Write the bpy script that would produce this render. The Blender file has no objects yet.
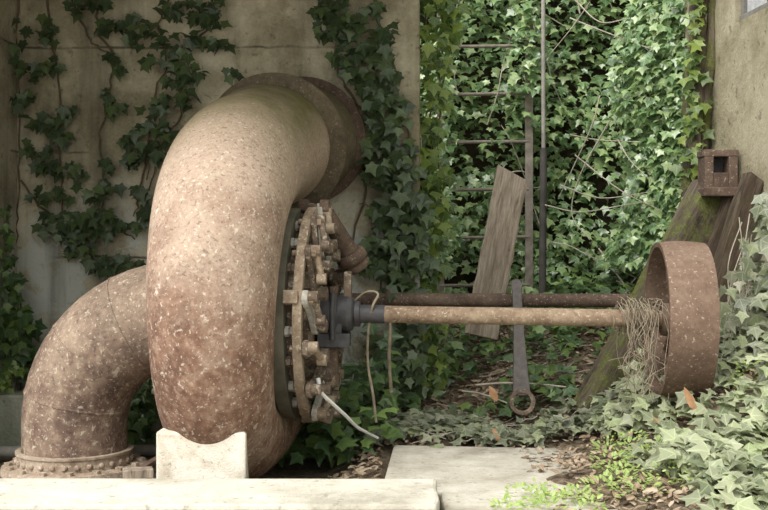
import bpy, math, random
import numpy as np
from mathutils import Vector, Matrix, noise

random.seed(7)
RNG = np.random.default_rng(11)
SC = bpy.context.scene
COL = SC.collection
PI = math.pi
F = 1066.667
CAMZ = 0.8


def P(px, py, D):
    """point of the place seen at a pixel of the photograph, at a distance D ahead"""
    return Vector(((px - 384) / F * D, D, CAMZ - (py - 255) / F * D))


def sstep(a, b, t):
    t = np.clip((t - a) / (b - a), 0, 1)
    return t * t * (3 - 2 * t)


# ------------------------------------------------------------------ materials
class Nodes:
    def __init__(s, name):
        s.m = bpy.data.materials.new(name)
        s.m.use_nodes = True
        s.nt = s.m.node_tree
        s.nt.nodes.clear()
        s.out = s.n('ShaderNodeOutputMaterial')
        s.bsdf = s.n('ShaderNodeBsdfPrincipled')
        s.l(s.bsdf.outputs[0], s.out.inputs[0])
        s.geo = s.n('ShaderNodeNewGeometry')

    def n(s, t, **kw):
        x = s.nt.nodes.new(t)
        for k, v in kw.items():
            setattr(x, k, v)
        return x

    def l(s, a, b):
        s.nt.links.new(a, b)

    def noise(s, scale, detail=6, rough=.6, vec=None, dist=0.0):
        x = s.n('ShaderNodeTexNoise')
        x.inputs['Scale'].default_value = scale
        x.inputs['Detail'].default_value = detail
        x.inputs['Roughness'].default_value = rough
        x.inputs['Distortion'].default_value = dist
        s.l(vec if vec else s.geo.outputs['Position'], x.inputs['Vector'])
        return x.outputs[0]

    def ramp(s, fac, stops, interp='LINEAR'):
        x = s.n('ShaderNodeValToRGB')
        r = x.color_ramp
        r.interpolation = interp
        while len(r.elements) < len(stops):
            r.elements.new(.5)
        for e, (p, c) in zip(r.elements, stops):
            e.position = p
            e.color = (c[0], c[1], c[2], 1) if hasattr(c, '__len__') else (c, c, c, 1)
        s.l(fac, x.inputs[0])
        return x.outputs[0]

    def mix(s, fac, a, b, mode='MIX'):
        x = s.n('ShaderNodeMix', data_type='RGBA', blend_type=mode)
        for sock, v in ((x.inputs[0], fac), (x.inputs[6], a), (x.inputs[7], b)):
            if isinstance(v, (int, float)):
                sock.default_value = v if sock == x.inputs[0] else (v, v, v, 1)
            elif isinstance(v, tuple):
                sock.default_value = (*v, 1)
            else:
                s.l(v, sock)
        return x.outputs[2]

    def math(s, op, a, b=0.0):
        x = s.n('ShaderNodeMath', operation=op)
        for sock, v in ((x.inputs[0], a), (x.inputs[1], b)):
            if isinstance(v, (int, float)):
                sock.default_value = v
            else:
                s.l(v, sock)
        return x.outputs[0]

    def sep(s, v):
        x = s.n('ShaderNodeSeparateXYZ')
        s.l(v, x.inputs[0])
        return x.outputs

    def scaled(s, sx, sy, sz):
        x = s.n('ShaderNodeMapping')
        x.inputs['Scale'].default_value = (sx, sy, sz)
        s.l(s.geo.outputs['Position'], x.inputs[0])
        return x.outputs[0]

    def bump(s, h, strength=.4, dist=.01):
        x = s.n('ShaderNodeBump')
        x.inputs['Strength'].default_value = strength
        x.inputs['Distance'].default_value = dist
        s.l(h, x.inputs['Height'])
        s.l(x.outputs[0], s.bsdf.inputs['Normal'])

    def done(s, col, rough=.8, metal=0.0, spec=.3):
        b = s.bsdf
        if isinstance(col, tuple):
            b.inputs['Base Color'].default_value = (*col, 1)
        else:
            s.l(col, b.inputs['Base Color'])
        if isinstance(rough, (int, float)):
            b.inputs['Roughness'].default_value = rough
        else:
            s.l(rough, b.inputs['Roughness'])
        b.inputs['Metallic'].default_value = metal
        b.inputs['Specular IOR Level'].default_value = spec
        return s.m


def rust_mat(name, dark, mid, pale, speck, palefrac=.5, moss=0.0, specks=.62, zpale=None):
    k = Nodes(name)
    big = k.noise(2.6, 5, .6, dist=.6)
    fine = k.noise(38, 6, .7)
    med = k.noise(11, 6, .65)
    base = k.ramp(k.math('ADD', k.math('MULTIPLY', big, .6), k.math('MULTIPLY', med, .4)),
                  [(.53 - .2 * palefrac, dark), (.60 - .2 * palefrac, mid), (.70 - .2 * palefrac, pale)])
    base = k.mix(.55, base, k.ramp(fine, [(.3, dark), (.52, mid), (.7, pale)]))
    if zpale:  # paler towards the top, broken up by noise
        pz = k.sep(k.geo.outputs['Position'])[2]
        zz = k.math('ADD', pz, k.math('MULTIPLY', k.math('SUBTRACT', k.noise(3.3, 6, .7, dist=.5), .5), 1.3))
        zm = k.ramp(zz, [(zpale[0], 0.0), (zpale[1], 1.0)])
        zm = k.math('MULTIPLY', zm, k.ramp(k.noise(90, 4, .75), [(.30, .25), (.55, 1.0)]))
        base = k.mix(k.math('MULTIPLY', zm, zpale[2]), base, k.mix(k.noise(16, 5, .7), tuple(x * .8 for x in pale), tuple(min(1, x * 1.18) for x in pale)))
    sp = k.noise(34, 5, .62, dist=.5)
    spm = k.ramp(sp, [(specks, 0.0), (specks + .06, 1.0)])
    base = k.mix(k.math('MULTIPLY', spm, .6), base, speck)
    sp2 = k.noise(85, 2, .5)
    spm2 = k.ramp(sp2, [(.63, 0.0), (.69, 1.0)])
    base = k.mix(k.math('MULTIPLY', spm2, .55), base, speck)
    dk = k.ramp(k.noise(55, 3, .6), [(.34, 1.0), (.40, 0.0)])
    base = k.mix(k.math('MULTIPLY', dk, .5), base, dark)
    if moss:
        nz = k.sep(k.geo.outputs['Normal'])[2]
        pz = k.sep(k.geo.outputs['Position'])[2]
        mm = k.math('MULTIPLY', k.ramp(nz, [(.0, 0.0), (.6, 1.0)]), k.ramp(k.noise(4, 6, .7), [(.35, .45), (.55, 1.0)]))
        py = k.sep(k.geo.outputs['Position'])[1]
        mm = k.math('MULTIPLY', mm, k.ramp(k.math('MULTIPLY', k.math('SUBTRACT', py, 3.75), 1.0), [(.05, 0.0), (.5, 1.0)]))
        base = k.mix(k.math('MULTIPLY', mm, moss), base, k.mix(k.noise(12, 5, .7), (.07, .062, .022), (.19, .17, .065)))  # olive moss, its colour also deepened to carry shade on the bend
    k.bump(k.math('ADD', fine, k.math('MULTIPLY', spm, .4)), .35, .006)
    return k.done(base, .82, 0.0, .25)


M = {}
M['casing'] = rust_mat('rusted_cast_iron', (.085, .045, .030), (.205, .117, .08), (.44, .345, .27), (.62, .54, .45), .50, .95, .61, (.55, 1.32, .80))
M['elbow'] = rust_mat('rusted_pipe_iron', (.062, .040, .034), (.17, .112, .085), (.41, .32, .235), (.58, .50, .40), .45, 0.0, .60, (.2, 1.1, .6))
M['wheel'] = rust_mat('rusted_wheel_iron', (.092, .056, .039), (.150, .098, .070), (.205, .145, .108), (.42, .34, .27), .5, 0.0, .72)
M['shaft'] = rust_mat('rusted_shaft_iron', (.10, .064, .043), (.21, .145, .098), (.38, .295, .21), (.54, .47, .37), .58, 0.0, .64)
M['cover'] = rust_mat('rusted_cover_iron', (.055, .039, .029), (.135, .098, .071), (.30, .235, .175), (.50, .43, .35), .5, 0.0, .58)
M['ring'] = rust_mat('rusted_ring_iron', (.10, .068, .046), (.25, .185, .13), (.41, .335, .255), (.55, .48, .39), .66, 0.0, .62)
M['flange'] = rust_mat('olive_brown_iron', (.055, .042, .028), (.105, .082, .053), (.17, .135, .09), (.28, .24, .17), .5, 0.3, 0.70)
M['dusty'] = rust_mat('dusty_flange_iron', (.13, .09, .065), (.30, .23, .17), (.48, .40, .32), (.6, .53, .44), .7, 0.0, .6)
M['shaftdark'] = rust_mat('dark_shaft_iron', (.055, .036, .027), (.105, .070, .052), (.19, .14, .105), (.42, .36, .29), .5, 0.0, .66)
M['darkrust'] = rust_mat('dark_rust', (.05, .034, .026), (.10, .066, .048), (.17, .12, .085), (.3, .25, .2), .5, 0.0, .66)


def plain(name, c0, c1, scale=20, rough=.75, spec=.3, metal=0.0, bump=.25, dist=.004):
    k = Nodes(name)
    f = k.noise(scale, 6, .65)
    k.bump(f, bump, dist)
    return k.done(k.ramp(f, [(.3, c0), (.7, c1)]), rough, metal, spec)


M['blackiron'] = plain('blackened_iron', (.028, .027, .030), (.075, .070, .074), 24, .55, .4)
M['paleplate'] = plain('pale_lichened_metal', (.25, .225, .19), (.52, .49, .44), 45, .8)
M['stay'] = plain('greenish_grey_iron', (.075, .068, .048), (.165, .15, .112), 9, .8)
M['ladder'] = plain('weathered_ladder_iron', (.13, .11, .09), (.27, .235, .20), 22, .75)
M['pole'] = plain('dark_pole_iron', (.035, .032, .03), (.085, .076, .07), 16, .6)
M['polelight'] = plain('grey_pole_iron', (.16, .15, .135), (.30, .28, .25), 16, .6)
M['spanner'] = plain('old_steel', (.075, .065, .062), (.15, .13, .125), 30, .6, .4)
M['cord'] = plain('white_frayed_cord', (.62, .61, .59), (.85, .84, .82), 90, .9)
M['drystem'] = plain('dry_stem', (.17, .135, .095), (.36, .305, .225), 30, .9)
M['palestem'] = plain('pale_twig', (.22, .19, .145), (.44, .40, .33), 12, .9)
M['vinestem'] = plain('ivy_stem', (.07, .05, .032), (.17, .125, .08), 25, .9)
M['deadleaf'] = plain('dead_leaf', (.26, .13, .06), (.44, .26, .14), 30, .8)


def concrete(name, c0, c1, c2, joints=False, lime=0.0, scale=1.0, low=False):
    k = Nodes(name)
    big = k.noise(1.5 * scale, 6, .62, dist=.5)
    med = k.noise(7 * scale, 7, .68)
    fine = k.noise(60 * scale, 5, .7)
    base = k.ramp(k.math('ADD', k.math('MULTIPLY', big, .65), k.math('MULTIPLY', med, .35)), [(.41, c0), (.5, c1), (.59, c2)])
    base = k.mix(.25, base, k.ramp(fine, [(.3, c0), (.7, c2)]))
    pits = k.ramp(k.noise(22 * scale, 3, .6), [(.33, 1.0), (.38, 0.0)])
    base = k.mix(k.math('MULTIPLY', pits, .45), base, tuple(x * .4 for x in c0))
    h = k.math('ADD', k.math('MULTIPLY', med, 1.2), fine)
    if lime:
        pos = k.sep(k.geo.outputs['Position'])
        lm = k.ramp(k.noise(4.5, 8, .78, dist=.4), [(.46, 0.0), (.53, 1.0)])
        zone = k.ramp(k.math('ADD', k.math('MULTIPLY', pos[2], .5), k.math('MULTIPLY', k.noise(1.7, 3), .35)), [(.60, 1.0), (.78, 0.0)])
        base = k.mix(k.math('MULTIPLY', k.math('MULTIPLY', lm, zone), lime), base, (.52, .54, .52))
    if joints:
        pos = k.sep(k.geo.outputs['Position'])
        zz = k.math('ADD', pos[2], k.math('MULTIPLY', k.noise(3, 4), .05))
        fr = k.math('FRACT', k.math('DIVIDE', k.math('SUBTRACT', zz, 1.355), .54))
        d = k.math('ABSOLUTE', k.math('SUBTRACT', fr, .5))
        jm = k.math('MULTIPLY', k.ramp(d, [(.487, 0.0), (.494, 1.0)]), k.ramp(k.noise(2.5, 3), [(.42, 0.0), (.52, 1.0)]))
        base = k.mix(k.math('MULTIPLY', jm, .7), base, (.05, .043, .03))
        # dark damp streaks running down
        st = k.ramp(k.noise(1.0, 5, .6, k.scaled(5.5, 5.5, .45)), [(.5, 0.0), (.66, 1.0)])
        base = k.mix(k.math('MULTIPLY', st, .55), base, (.085, .078, .05))
        h = k.math('SUBTRACT', h, k.math('MULTIPLY', jm, 2.0))
    k.bump(h, .55, .012)
    return k.done(base, .9, 0, .2)


M['wall'] = concrete('old_mass_concrete', (.21, .18, .115), (.40, .355, .255), (.57, .52, .40), True, .8)
M['plaster'] = concrete('old_plaster', (.15, .13, .08), (.26, .23, .15), (.40, .36, .26), False, 0.0, .8)
M['ledge'] = concrete('sunbleached_concrete', (.34, .31, .25), (.52, .485, .41), (.64, .61, .54), False, 0, 1.2)
M['slab'] = concrete('sunbleached_slab', (.24, .21, .165), (.43, .395, .33), (.58, .55, .48), False, 0, 1.1)
M['pedestal'] = concrete('whitewashed_concrete', (.46, .38, .29), (.68, .62, .53), (.80, .76, .68), False, 0, 3.0)
M['curb'] = concrete('mossy_concrete', (.12, .13, .09), (.22, .23, .17), (.32, .33, .27), False, 0, 1.5)


def soil():
    k = Nodes('brown_soil')
    a = k.noise(9, 8, .7)
    b = k.noise(45, 5, .7)
    k.bump(k.math('ADD', a, b), .8, .03)
    return k.done(k.mix(.5, k.ramp(a, [(.35, (.06, .045, .03)), (.62, (.20, .15, .105))]), k.ramp(b, [(.35, (.05, .034, .02)), (.65, (.31, .25, .18))])), .95, 0, .15)


M['soil'] = soil()


def darksoil():
    k = Nodes('dark_bank_soil')
    a = k.noise(7, 8, .7)
    k.bump(a, .8, .05)
    return k.done(k.ramp(a, [(.35, (.018, .015, .009)), (.65, (.06, .05, .03))]), .95, 0, .1)


M['bank'] = darksoil()


def wood(name, c0, c1, c2, moss=0.0, axis=(1, 1, 1)):
    k = Nodes(name)
    tc = k.n('ShaderNodeTexCoord')
    mp = k.n('ShaderNodeMapping')
    mp.inputs['Scale'].default_value = axis
    k.l(tc.outputs['Object'], mp.inputs[0])
    g = k.noise(9, 7, .7, mp.outputs[0], .5)
    g2 = k.noise(26, 5, .7, mp.outputs[0], .2)
    b = k.ramp(k.math('ADD', k.math('MULTIPLY', g, .6), k.math('MULTIPLY', g2, .4)), [(.38, c0), (.5, c1), (.62, c2)])
    blot = k.ramp(k.noise(5.5, 6, .75, mp.outputs[0], .8), [(.56, 0.0), (.63, 1.0)])
    b = k.mix(k.math('MULTIPLY', blot, .75), b, tuple(x * .45 for x in c0))
    if moss:
        mm = k.ramp(k.noise(7, 7, .75), [(.45, 0.0), (.58, 1.0)])
        b = k.mix(k.math('MULTIPLY', mm, moss), b, k.ramp(k.noise(80, 3, .6), [(.3, (.05, .06, .015)), (.7, (.15, .16, .05))]))
    k.bump(k.math('ADD', g, g2), .5, .008)
    return k.done(b, .88, 0, .2)


M['plank'] = wood('weathered_plank', (.15, .118, .09), (.27, .22, .172), (.40, .34, .275), 0.0, (3.0, 3.0, .35))
M['beam'] = wood('mossy_timber', (.042, .032, .024), (.078, .060, .046), (.14, .11, .086), .92, (3.0, 3.0, .35))
M['timber'] = wood('brown_timber', (.034, .024, .018), (.066, .047, .035), (.118, .088, .066), 0.1, (3.0, 3.0, .35))


def leafmat(name, cols, trans=.22, rough=.38, spec=.5):
    k = Nodes(name)
    rnd = k.geo.outputs['Random Per Island']
    stops = [((i + .0) / len(cols), c) for i, c in enumerate(cols)]
    b = k.ramp(rnd, stops)
    f = k.noise(70, 3, .6)
    b = k.mix(.35, b, k.mix(f, tuple(x * .55 for x in cols[0]), tuple(min(1, x * 1.35) for x in cols[-2])))
    uv = k.sep(k.n('ShaderNodeUVMap').outputs[0])
    ax_ = k.math('ABSOLUTE', uv[0])
    v2 = k.math('ABSOLUTE', k.math('SUBTRACT', k.math('MULTIPLY', ax_, .53), k.math('MULTIPLY', uv[1], .848)))
    vm = k.ramp(k.math('MINIMUM', ax_, v2), [(.012, 1.0), (.035, 0.0)])
    b = k.mix(k.math('MULTIPLY', vm, .24), b, tuple(min(1, x * 2.0 + .06) for x in cols[-2]))
    k.done(b, rough, 0, spec)
    tr = k.n('ShaderNodeBsdfTranslucent')
    hs = k.n('ShaderNodeHueSaturation')
    hs.inputs['Value'].default_value = 1.8
    hs.inputs['Hue'].default_value = .48
    k.l(b, hs.inputs['Color'])
    k.l(hs.outputs[0], tr.inputs[0])
    mx = k.n('ShaderNodeMixShader')
    mx.inputs[0].default_value = trans
    k.l(k.bsdf.outputs[0], mx.inputs[1])
    k.l(tr.outputs[0], mx.inputs[2])
    k.l(mx.outputs[0], k.out.inputs[0])
    return k.m


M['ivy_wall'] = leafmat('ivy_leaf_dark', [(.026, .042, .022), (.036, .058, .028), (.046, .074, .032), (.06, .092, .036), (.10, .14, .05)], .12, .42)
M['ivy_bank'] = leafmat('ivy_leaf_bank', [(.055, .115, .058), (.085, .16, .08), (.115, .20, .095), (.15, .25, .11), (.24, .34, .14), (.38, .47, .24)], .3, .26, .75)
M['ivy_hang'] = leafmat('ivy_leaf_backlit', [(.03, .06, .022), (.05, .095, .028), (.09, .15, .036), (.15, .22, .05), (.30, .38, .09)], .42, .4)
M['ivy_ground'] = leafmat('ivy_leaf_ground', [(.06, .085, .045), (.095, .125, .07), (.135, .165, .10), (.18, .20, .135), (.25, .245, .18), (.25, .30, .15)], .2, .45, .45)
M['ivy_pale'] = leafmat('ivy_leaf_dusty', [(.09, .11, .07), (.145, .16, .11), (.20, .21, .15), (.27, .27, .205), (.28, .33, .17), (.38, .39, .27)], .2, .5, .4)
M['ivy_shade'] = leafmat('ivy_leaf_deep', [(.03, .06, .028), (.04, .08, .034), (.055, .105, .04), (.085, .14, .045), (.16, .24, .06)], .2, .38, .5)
M['fresh'] = leafmat('fresh_weed_leaf', [(.17, .26, .07), (.22, .32, .085), (.27, .38, .11), (.33, .43, .14), (.38, .48, .19)], .35, .5)
M['litter'] = leafmat('fallen_leaf', [(.12, .08, .05), (.20, .14, .09), (.28, .20, .135), (.36, .28, .20), (.45, .37, .28)], .08, .8, .2)
M['glass'] = plain('dusty_glass', (.30, .31, .32), (.55, .56, .58), 40, .35, .5)
M['window_frame'] = plain('grey_metal_frame', (.12, .115, .10), (.22, .21, .19), 20, .7)
M['roof'] = plain('dark_concrete_ceiling', (.10, .09, .07), (.2, .18, .14), 6, .9)
M['gravel'] = plain('pale_yard_gravel', (.33, .30, .25), (.55, .52, .46), 18, .95)


# ------------------------------------------------------------------ mesh builder
class MB:
    def __init__(s):
        s.v, s.f, s.sm = [], [], []

    def add(s, verts, faces, smooth=True):
        o = len(s.v)
        s.v.extend([tuple(v) for v in verts])
        s.f.extend([tuple(i + o for i in f) for f in faces])
        s.sm.extend([smooth] * len(faces))
        return s

    def tube(s, pts, radii, seg=16, cap=True, smooth=True, squash=None):
        pts = [Vector(p) for p in pts]
        n = len(pts)
        if isinstance(radii, (int, float)):
            radii = [radii] * n
        t0 = (pts[1] - pts[0]).normalized()
        up = Vector((0, 0, 1)) if abs(t0.z) < .9 else Vector((1, 0, 0))
        nrm = (up - t0 * up.dot(t0)).normalized()
        V = []
        for i in range(n):
            t = (pts[min(i + 1, n - 1)] - pts[max(i - 1, 0)]).normalized()
            nrm = (nrm - t * nrm.dot(t)).normalized()
            b = t.cross(nrm)
            for k in range(seg):
                a = 2 * PI * k / seg
                V.append(pts[i] + (nrm * math.cos(a) + b * math.sin(a)) * radii[i])
        Fc = []
        for i in range(n - 1):
            for k in range(seg):
                k2 = (k + 1) % seg
                Fc.append((i * seg + k, i * seg + k2, (i + 1) * seg + k2, (i + 1) * seg + k))
        s.add(V, Fc, smooth)
        if cap:
            s.add(V[:seg], [tuple(reversed(range(seg)))], False)
            s.add(V[-seg:], [tuple(range(seg))], False)
        return s

    def lathe(s, o, ax, prof, seg=48, smooth=False, closed=False, smooth_rows=None):
        """profile of (along axis, radius)"""
        o, ax = Vector(o), Vector(ax).normalized()
        up = Vector((0, 0, 1)) if abs(ax.z) < .9 else Vector((1, 0, 0))
        u = (up - ax * up.dot(ax)).normalized()
        w = ax.cross(u)
        pr = list(prof)
        m = len(pr)
        rows = range(m if closed else m - 1)
        for i in rows:
            (h0, r0), (h1, r1) = pr[i], pr[(i + 1) % m]
            V = []
            for k in range(seg):
                a = 2 * PI * k / seg
                d = u * math.cos(a) + w * math.sin(a)
                V.append(o + ax * h0 + d * r0)
                V.append(o + ax * h1 + d * r1)
            s.add(V, [(2 * k, 2 * ((k + 1) % seg), 2 * ((k + 1) % seg) + 1, 2 * k + 1) for k in range(seg)], True)
        return s

    def box(s, c, sx, sy, sz, mat=None):
        c = Vector(c)
        V = []
        for x in (-.5, .5):
            for y in (-.5, .5):
                for z in (-.5, .5):
                    p = Vector((x * sx, y * sy, z * sz))
                    V.append(c + (mat @ p if mat else p))
        return s.add(V, [(0, 1, 3, 2), (4, 6, 7, 5), (0, 4, 5, 1), (2, 3, 7, 6), (0, 2, 6, 4), (1, 5, 7, 3)], False)

    def prism(s, poly, z0, z1):
        n = len(poly)
        V = [(x, y, z0) for x, y in poly] + [(x, y, z1) for x, y in poly]
        Fc = [tuple(reversed(range(n))), tuple(range(n, 2 * n))] + [(i, (i + 1) % n, n + (i + 1) % n, n + i) for i in range(n)]
        return s.add(V, Fc, False)

    def build(s, name, mat, parent=None, loc=None, bevel=0.0, subsurf=0):
        off = Vector((0, 0, 0))
        p = parent
        while p:
            off += Vector(p.location)
            p = p.parent
        loc = Vector(loc) if loc is not None else Vector((0, 0, 0))
        off = off + loc
        me = bpy.data.meshes.new(name)
        me.from_pydata([(v[0] - off.x, v[1] - off.y, v[2] - off.z) for v in s.v], [], s.f)
        me.polygons.foreach_set('use_smooth', s.sm)
        me.update()
        o = bpy.data.objects.new(name, me)
        o.location = loc
        COL.objects.link(o)
        me.materials.append(mat)
        if parent:
            o.parent = parent
        if bevel:
            b = o.modifiers.new('edge', 'BEVEL')
            b.width = bevel
            b.segments = 2
            b.limit_method = 'ANGLE'
        return o


def tag(o, label=None, cat=None, group=None, kind=None):
    if label: o['label'] = label
    if cat: o['category'] = cat
    if group: o['group'] = group
    if kind: o['kind'] = kind
    return o


def empty(name, loc, label, cat, group=None):
    o = bpy.data.objects.new(name, None)
    o.location = loc
    o.empty_display_size = .1
    COL.objects.link(o)
    return tag(o, label, cat, group)


def dup(o, parent=None, loc=None, name=None):
    c = o.copy()
    COL.objects.link(c)
    if parent: c.parent = parent
    if loc is not None: c.location = loc
    return c


def smoothpath(pts, n=10):
    """Catmull-Rom through the points; each point may carry extra values"""
    pts = [np.array(p, float) for p in pts]
    pp = [2 * pts[0] - pts[1]] + pts + [2 * pts[-1] - pts[-2]]
    out = []
    for i in range(1, len(pp) - 2):
        p0, p1, p2, p3 = pp[i - 1:i + 3]
        for k in range(n):
            t = k / n
            out.append(.5 * ((2 * p1) + (-p0 + p2) * t + (2 * p0 - 5 * p1 + 4 * p2 - p3) * t * t + (-p0 + 3 * p1 - 3 * p2 + p3) * t ** 3))
    out.append(pts[-1])
    return out


# ------------------------------------------------------------------ leaves
IVY = np.array([(0, .34, 0), (0, 0, .0), (-.26, -.10, -.03), (-.36, .17, .01), (-.58, .36, -.06), (-.24, .52, .01), (0, 1.0, -.08),
                (.24, .52, .01), (.58, .36, -.06), (.36, .17, .01), (.26, -.10, -.03)], float)
IVYF = [(0, i, i + 1) for i in range(1, 10)] + [(0, 10, 1)]
OVAL = np.array([(0, .5, .03), (0, 0, 0), (-.22, .25, 0), (-.25, .55, 0), (-.12, .85, 0), (0, 1.0, -.04), (.12, .85, 0), (.25, .55, 0), (.22, .25, 0)], float)
OVALF = [(0, i, i + 1) for i in range(1, 8)] + [(0, 8, 1)]


def leaves_mesh(name, mat, pos, nrm, tip, size, parent=None, tmpl=IVY, faces=IVYF, loc=(0, 0, 0), curl=.25):
    pos, nrm, tip = (np.asarray(a, float) for a in (pos, nrm, tip))
    size = np.asarray(size, float)
    N = len(pos)
    nrm = nrm / np.linalg.norm(nrm, axis=1)[:, None]
    tip = tip - nrm * (tip * nrm).sum(1)[:, None]
    tip = tip / (np.linalg.norm(tip, axis=1)[:, None] + 1e-9)
    sid = np.cross(tip, nrm)
    wj = RNG.uniform(.8, 1.15, N)
    cu = RNG.normal(0, curl, N)
    T = tmpl
    fx = T[None, :, 0] * wj[:, None]
    fy = np.repeat(T[None, :, 1], N, 0)
    fz = T[None, :, 2] + cu[:, None] * (T[None, :, 1] - .4) ** 2 + np.abs(RNG.normal(0, .18, N))[:, None] * np.abs(T[None, :, 0])
    fz = fz + RNG.normal(0, .02, fz.shape)
    V = pos[:, None, :] + size[:, None, None] * (fx[..., None] * sid[:, None, :] + fy[..., None] * tip[:, None, :] + fz[..., None] * nrm[:, None, :])
    V = V.reshape(-1, 3)
    off = Vector(loc)
    p = parent
    while p:
        off += Vector(p.location)
        p = p.parent
    V = V - np.array(off)
    k = len(T)
    Fc = (np.array(faces)[None] + (np.arange(N) * k)[:, None, None]).reshape(-1, 3)
    me = bpy.data.meshes.new(name)
    me.vertices.add(len(V))
    me.vertices.foreach_set('co', V.ravel())
    me.loops.add(Fc.size)
    me.loops.foreach_set('vertex_index', Fc.ravel().astype(np.int32))
    me.polygons.add(len(Fc))
    me.polygons.foreach_set('loop_start', np.arange(0, Fc.size, 3, dtype=np.int32))
    me.polygons.foreach_set('loop_total', np.full(len(Fc), 3, np.int32))
    me.polygons.foreach_set('use_smooth', np.ones(len(Fc), bool))
    uvl = me.uv_layers.new(name='leaf')
    uvl.data.foreach_set('uv', np.tile(T[:, :2], (N, 1))[Fc.ravel()].astype(np.float32).ravel())
    me.update(calc_edges=True)
    o = bpy.data.objects.new(name, me)
    o.location = loc
    COL.objects.link(o)
    me.materials.append(mat)
    if parent: o.parent = parent
    return o


def jit(base, N, s):
    return np.array(base, float)[None] + RNG.normal(0, s, (N, 3))


# ------------------------------------------------------------------ the setting
CA, SA = math.cos(math.radians(4.5)), math.sin(math.radians(4.5))
A = Vector((CA, -SA, -.012))      # along the shaft, to the right
B = Vector((SA, CA, 0))           # away from the viewer
C = Vector((-.57, 4.35, .568))    # turbine centre
WB = 5.5                          # back wall face


def T(s, u, w):
    """turbine frame: along shaft, towards the viewer, up"""
    return C + A * s - B * u + Vector((0, 0, w))


def rwall(D):                     # right wall face, x at distance D
    return 1.68 + .107 * (5.95 - D)


def ground_z(x, y):
    x, y = np.asarray(x, float), np.asarray(y, float)
    z = -.03 + .42 * sstep(5.1, 6.6, y) * sstep(-.3, .3, x)
    z = z + .60 * sstep(.75, 1.8, x) * (1 - .7 * sstep(4.5, 5.6, y)) * sstep(2.9, 4.1, y)
    z = z + .08 * sstep(.8, 1.3, x) * sstep(4.6, 5.4, y)
    z = z - .09 * (1 - sstep(-.25, .0, x)) * sstep(3.2, 3.6, y)
    z = z + .025 * np.sin(5 * x + 1) * np.sin(4.3 * y) * sstep(4.4, 5, y)
    z = z + .05 * sstep(.56, .78, x + .07 * np.sin(7 * y) + .04 * np.sin(17 * y)) * sstep(2.9, 3.3, y) * (1 - sstep(.9, 1.3, x))
    # the concrete slab lies in a cleared bed
    z = z - .05 * (1 - sstep(.50, .58, x)) * sstep(-.05, .05, x) * (1 - sstep(4.4, 4.5, y))
    return z


def bank_y(x, z):
    x, z = np.asarray(x, float), np.asarray(z, float)
    y = 6.85 - .55 * sstep(1.05, 1.9, x) + .07 * np.sin(3.1 * x + 1.3 * z) + .06 * np.sin(5.3 * z + 2 * x) - .05 * np.sin(9 * x - 4 * z)
    return y - .25 * (1 - sstep(.2, .9, z))


def grid(xs, ys, fn):
    V = [fn(x, y) for y in ys for x in xs]
    n = len(xs)
    Fc = [(j * n + i, j * n + i + 1, (j + 1) * n + i + 1, (j + 1) * n + i) for j in range(len(ys) - 1) for i in range(n - 1)]
    return V, Fc


m = MB()
m.add(*grid(np.linspace(-2.3, 3.2, 150), np.linspace(2.2, 7.4, 130), lambda x, y: (x, y, float(ground_z(x, y)))))
tag(m.build('floor', M['soil']), kind='structure')
m = MB()
m.add([(-9, -9, -.14), (9, -9, -.14), (9, 3.0, -.14), (-9, 3.0, -.14)], [(0, 1, 2, 3)], False)
tag(m.build('ground_yard', M['gravel']), kind='structure')

m = MB()
m.add(*grid(np.linspace(-1.2, 3.6, 60), np.linspace(-.1, 3.6, 60), lambda x, z: (x, float(bank_y(x, z)) + .05, z)))
tag(m.build('hill_bank', M['bank']), kind='structure')

m = MB()
m.box((-1.07, WB + .16, 1.05), 2.512, .32, 2.7)
tag(m.build('wall_back', M['wall'], bevel=.012), kind='structure')
m = MB()
m.box((-2.01, 4.9, 1.05), .24, 1.5, 2.7)
tag(m.build('wall_left', M['wall'], bevel=.01), kind='structure')

# right wall with a window opening
D0, D1, DW0, DW1, ZW0, ZW1 = 5.95, 3.5, 5.31, 4.45, 1.955, 2.45
m = MB()


def wallseg(da, db, za, zb):
    xa, xb = rwall(da), rwall(db)
    t = .28
    V = [(xa, da, za), (xb, db, za), (xb, db, zb), (xa, da, zb), (xa + t, da + .03, za), (xb + t, db + .03, za), (xb + t, db + .03, zb), (xa + t, da + .03, zb)]
    m.add(V, [(0, 3, 2, 1), (4, 5, 6, 7), (0, 1, 5, 4), (3, 7, 6, 2), (0, 4, 7, 3), (1, 2, 6, 5)], False)


wallseg(D0, D1, -.3, ZW0)
wallseg(D0, D1, ZW1, 2.7)
wallseg(D0, DW0, ZW0, ZW1)
wallseg(DW1, D1, ZW0, ZW1)
tag(m.build('wall_right', M['plaster']), kind='structure')
wn = bpy.data.objects.new('window_1', None)
COL.objects.link(wn)
tag(wn, kind='structure')
fm = MB()
gl = MB()
R = Matrix.Rotation(math.atan2(1, -.107) - PI, 3, 'Z')   # x axis runs along the wall
wm = (DW0 + DW1) / 2
wl = (DW0 - DW1) / .9943
wdir = Vector((.107, -1, 0)).normalized()
wc = Vector((rwall(wm) + .05, wm, (ZW0 + ZW1) / 2))
RW = Matrix((wdir, Vector((-wdir.y, wdir.x, 0)), Vector((0, 0, 1)))).transposed()
for dz in (-1, 1):
    fm.box(wc + Vector((0, 0, dz * (ZW1 - ZW0 - .035) / 2)), wl, .06, .035, RW)
for k in (-1, -.33, .33, 1):
    fm.box(wc + wdir * (k * (wl - .035) / 2), .03, .05, ZW1 - ZW0 - .07, RW)
gl.box(wc, wl - .03, .008, ZW1 - ZW0 - .04, RW)
fm.build('window_frame', M['window_frame'], wn, bevel=.004)
gl.build('window_pane', M['glass'], wn)

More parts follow.
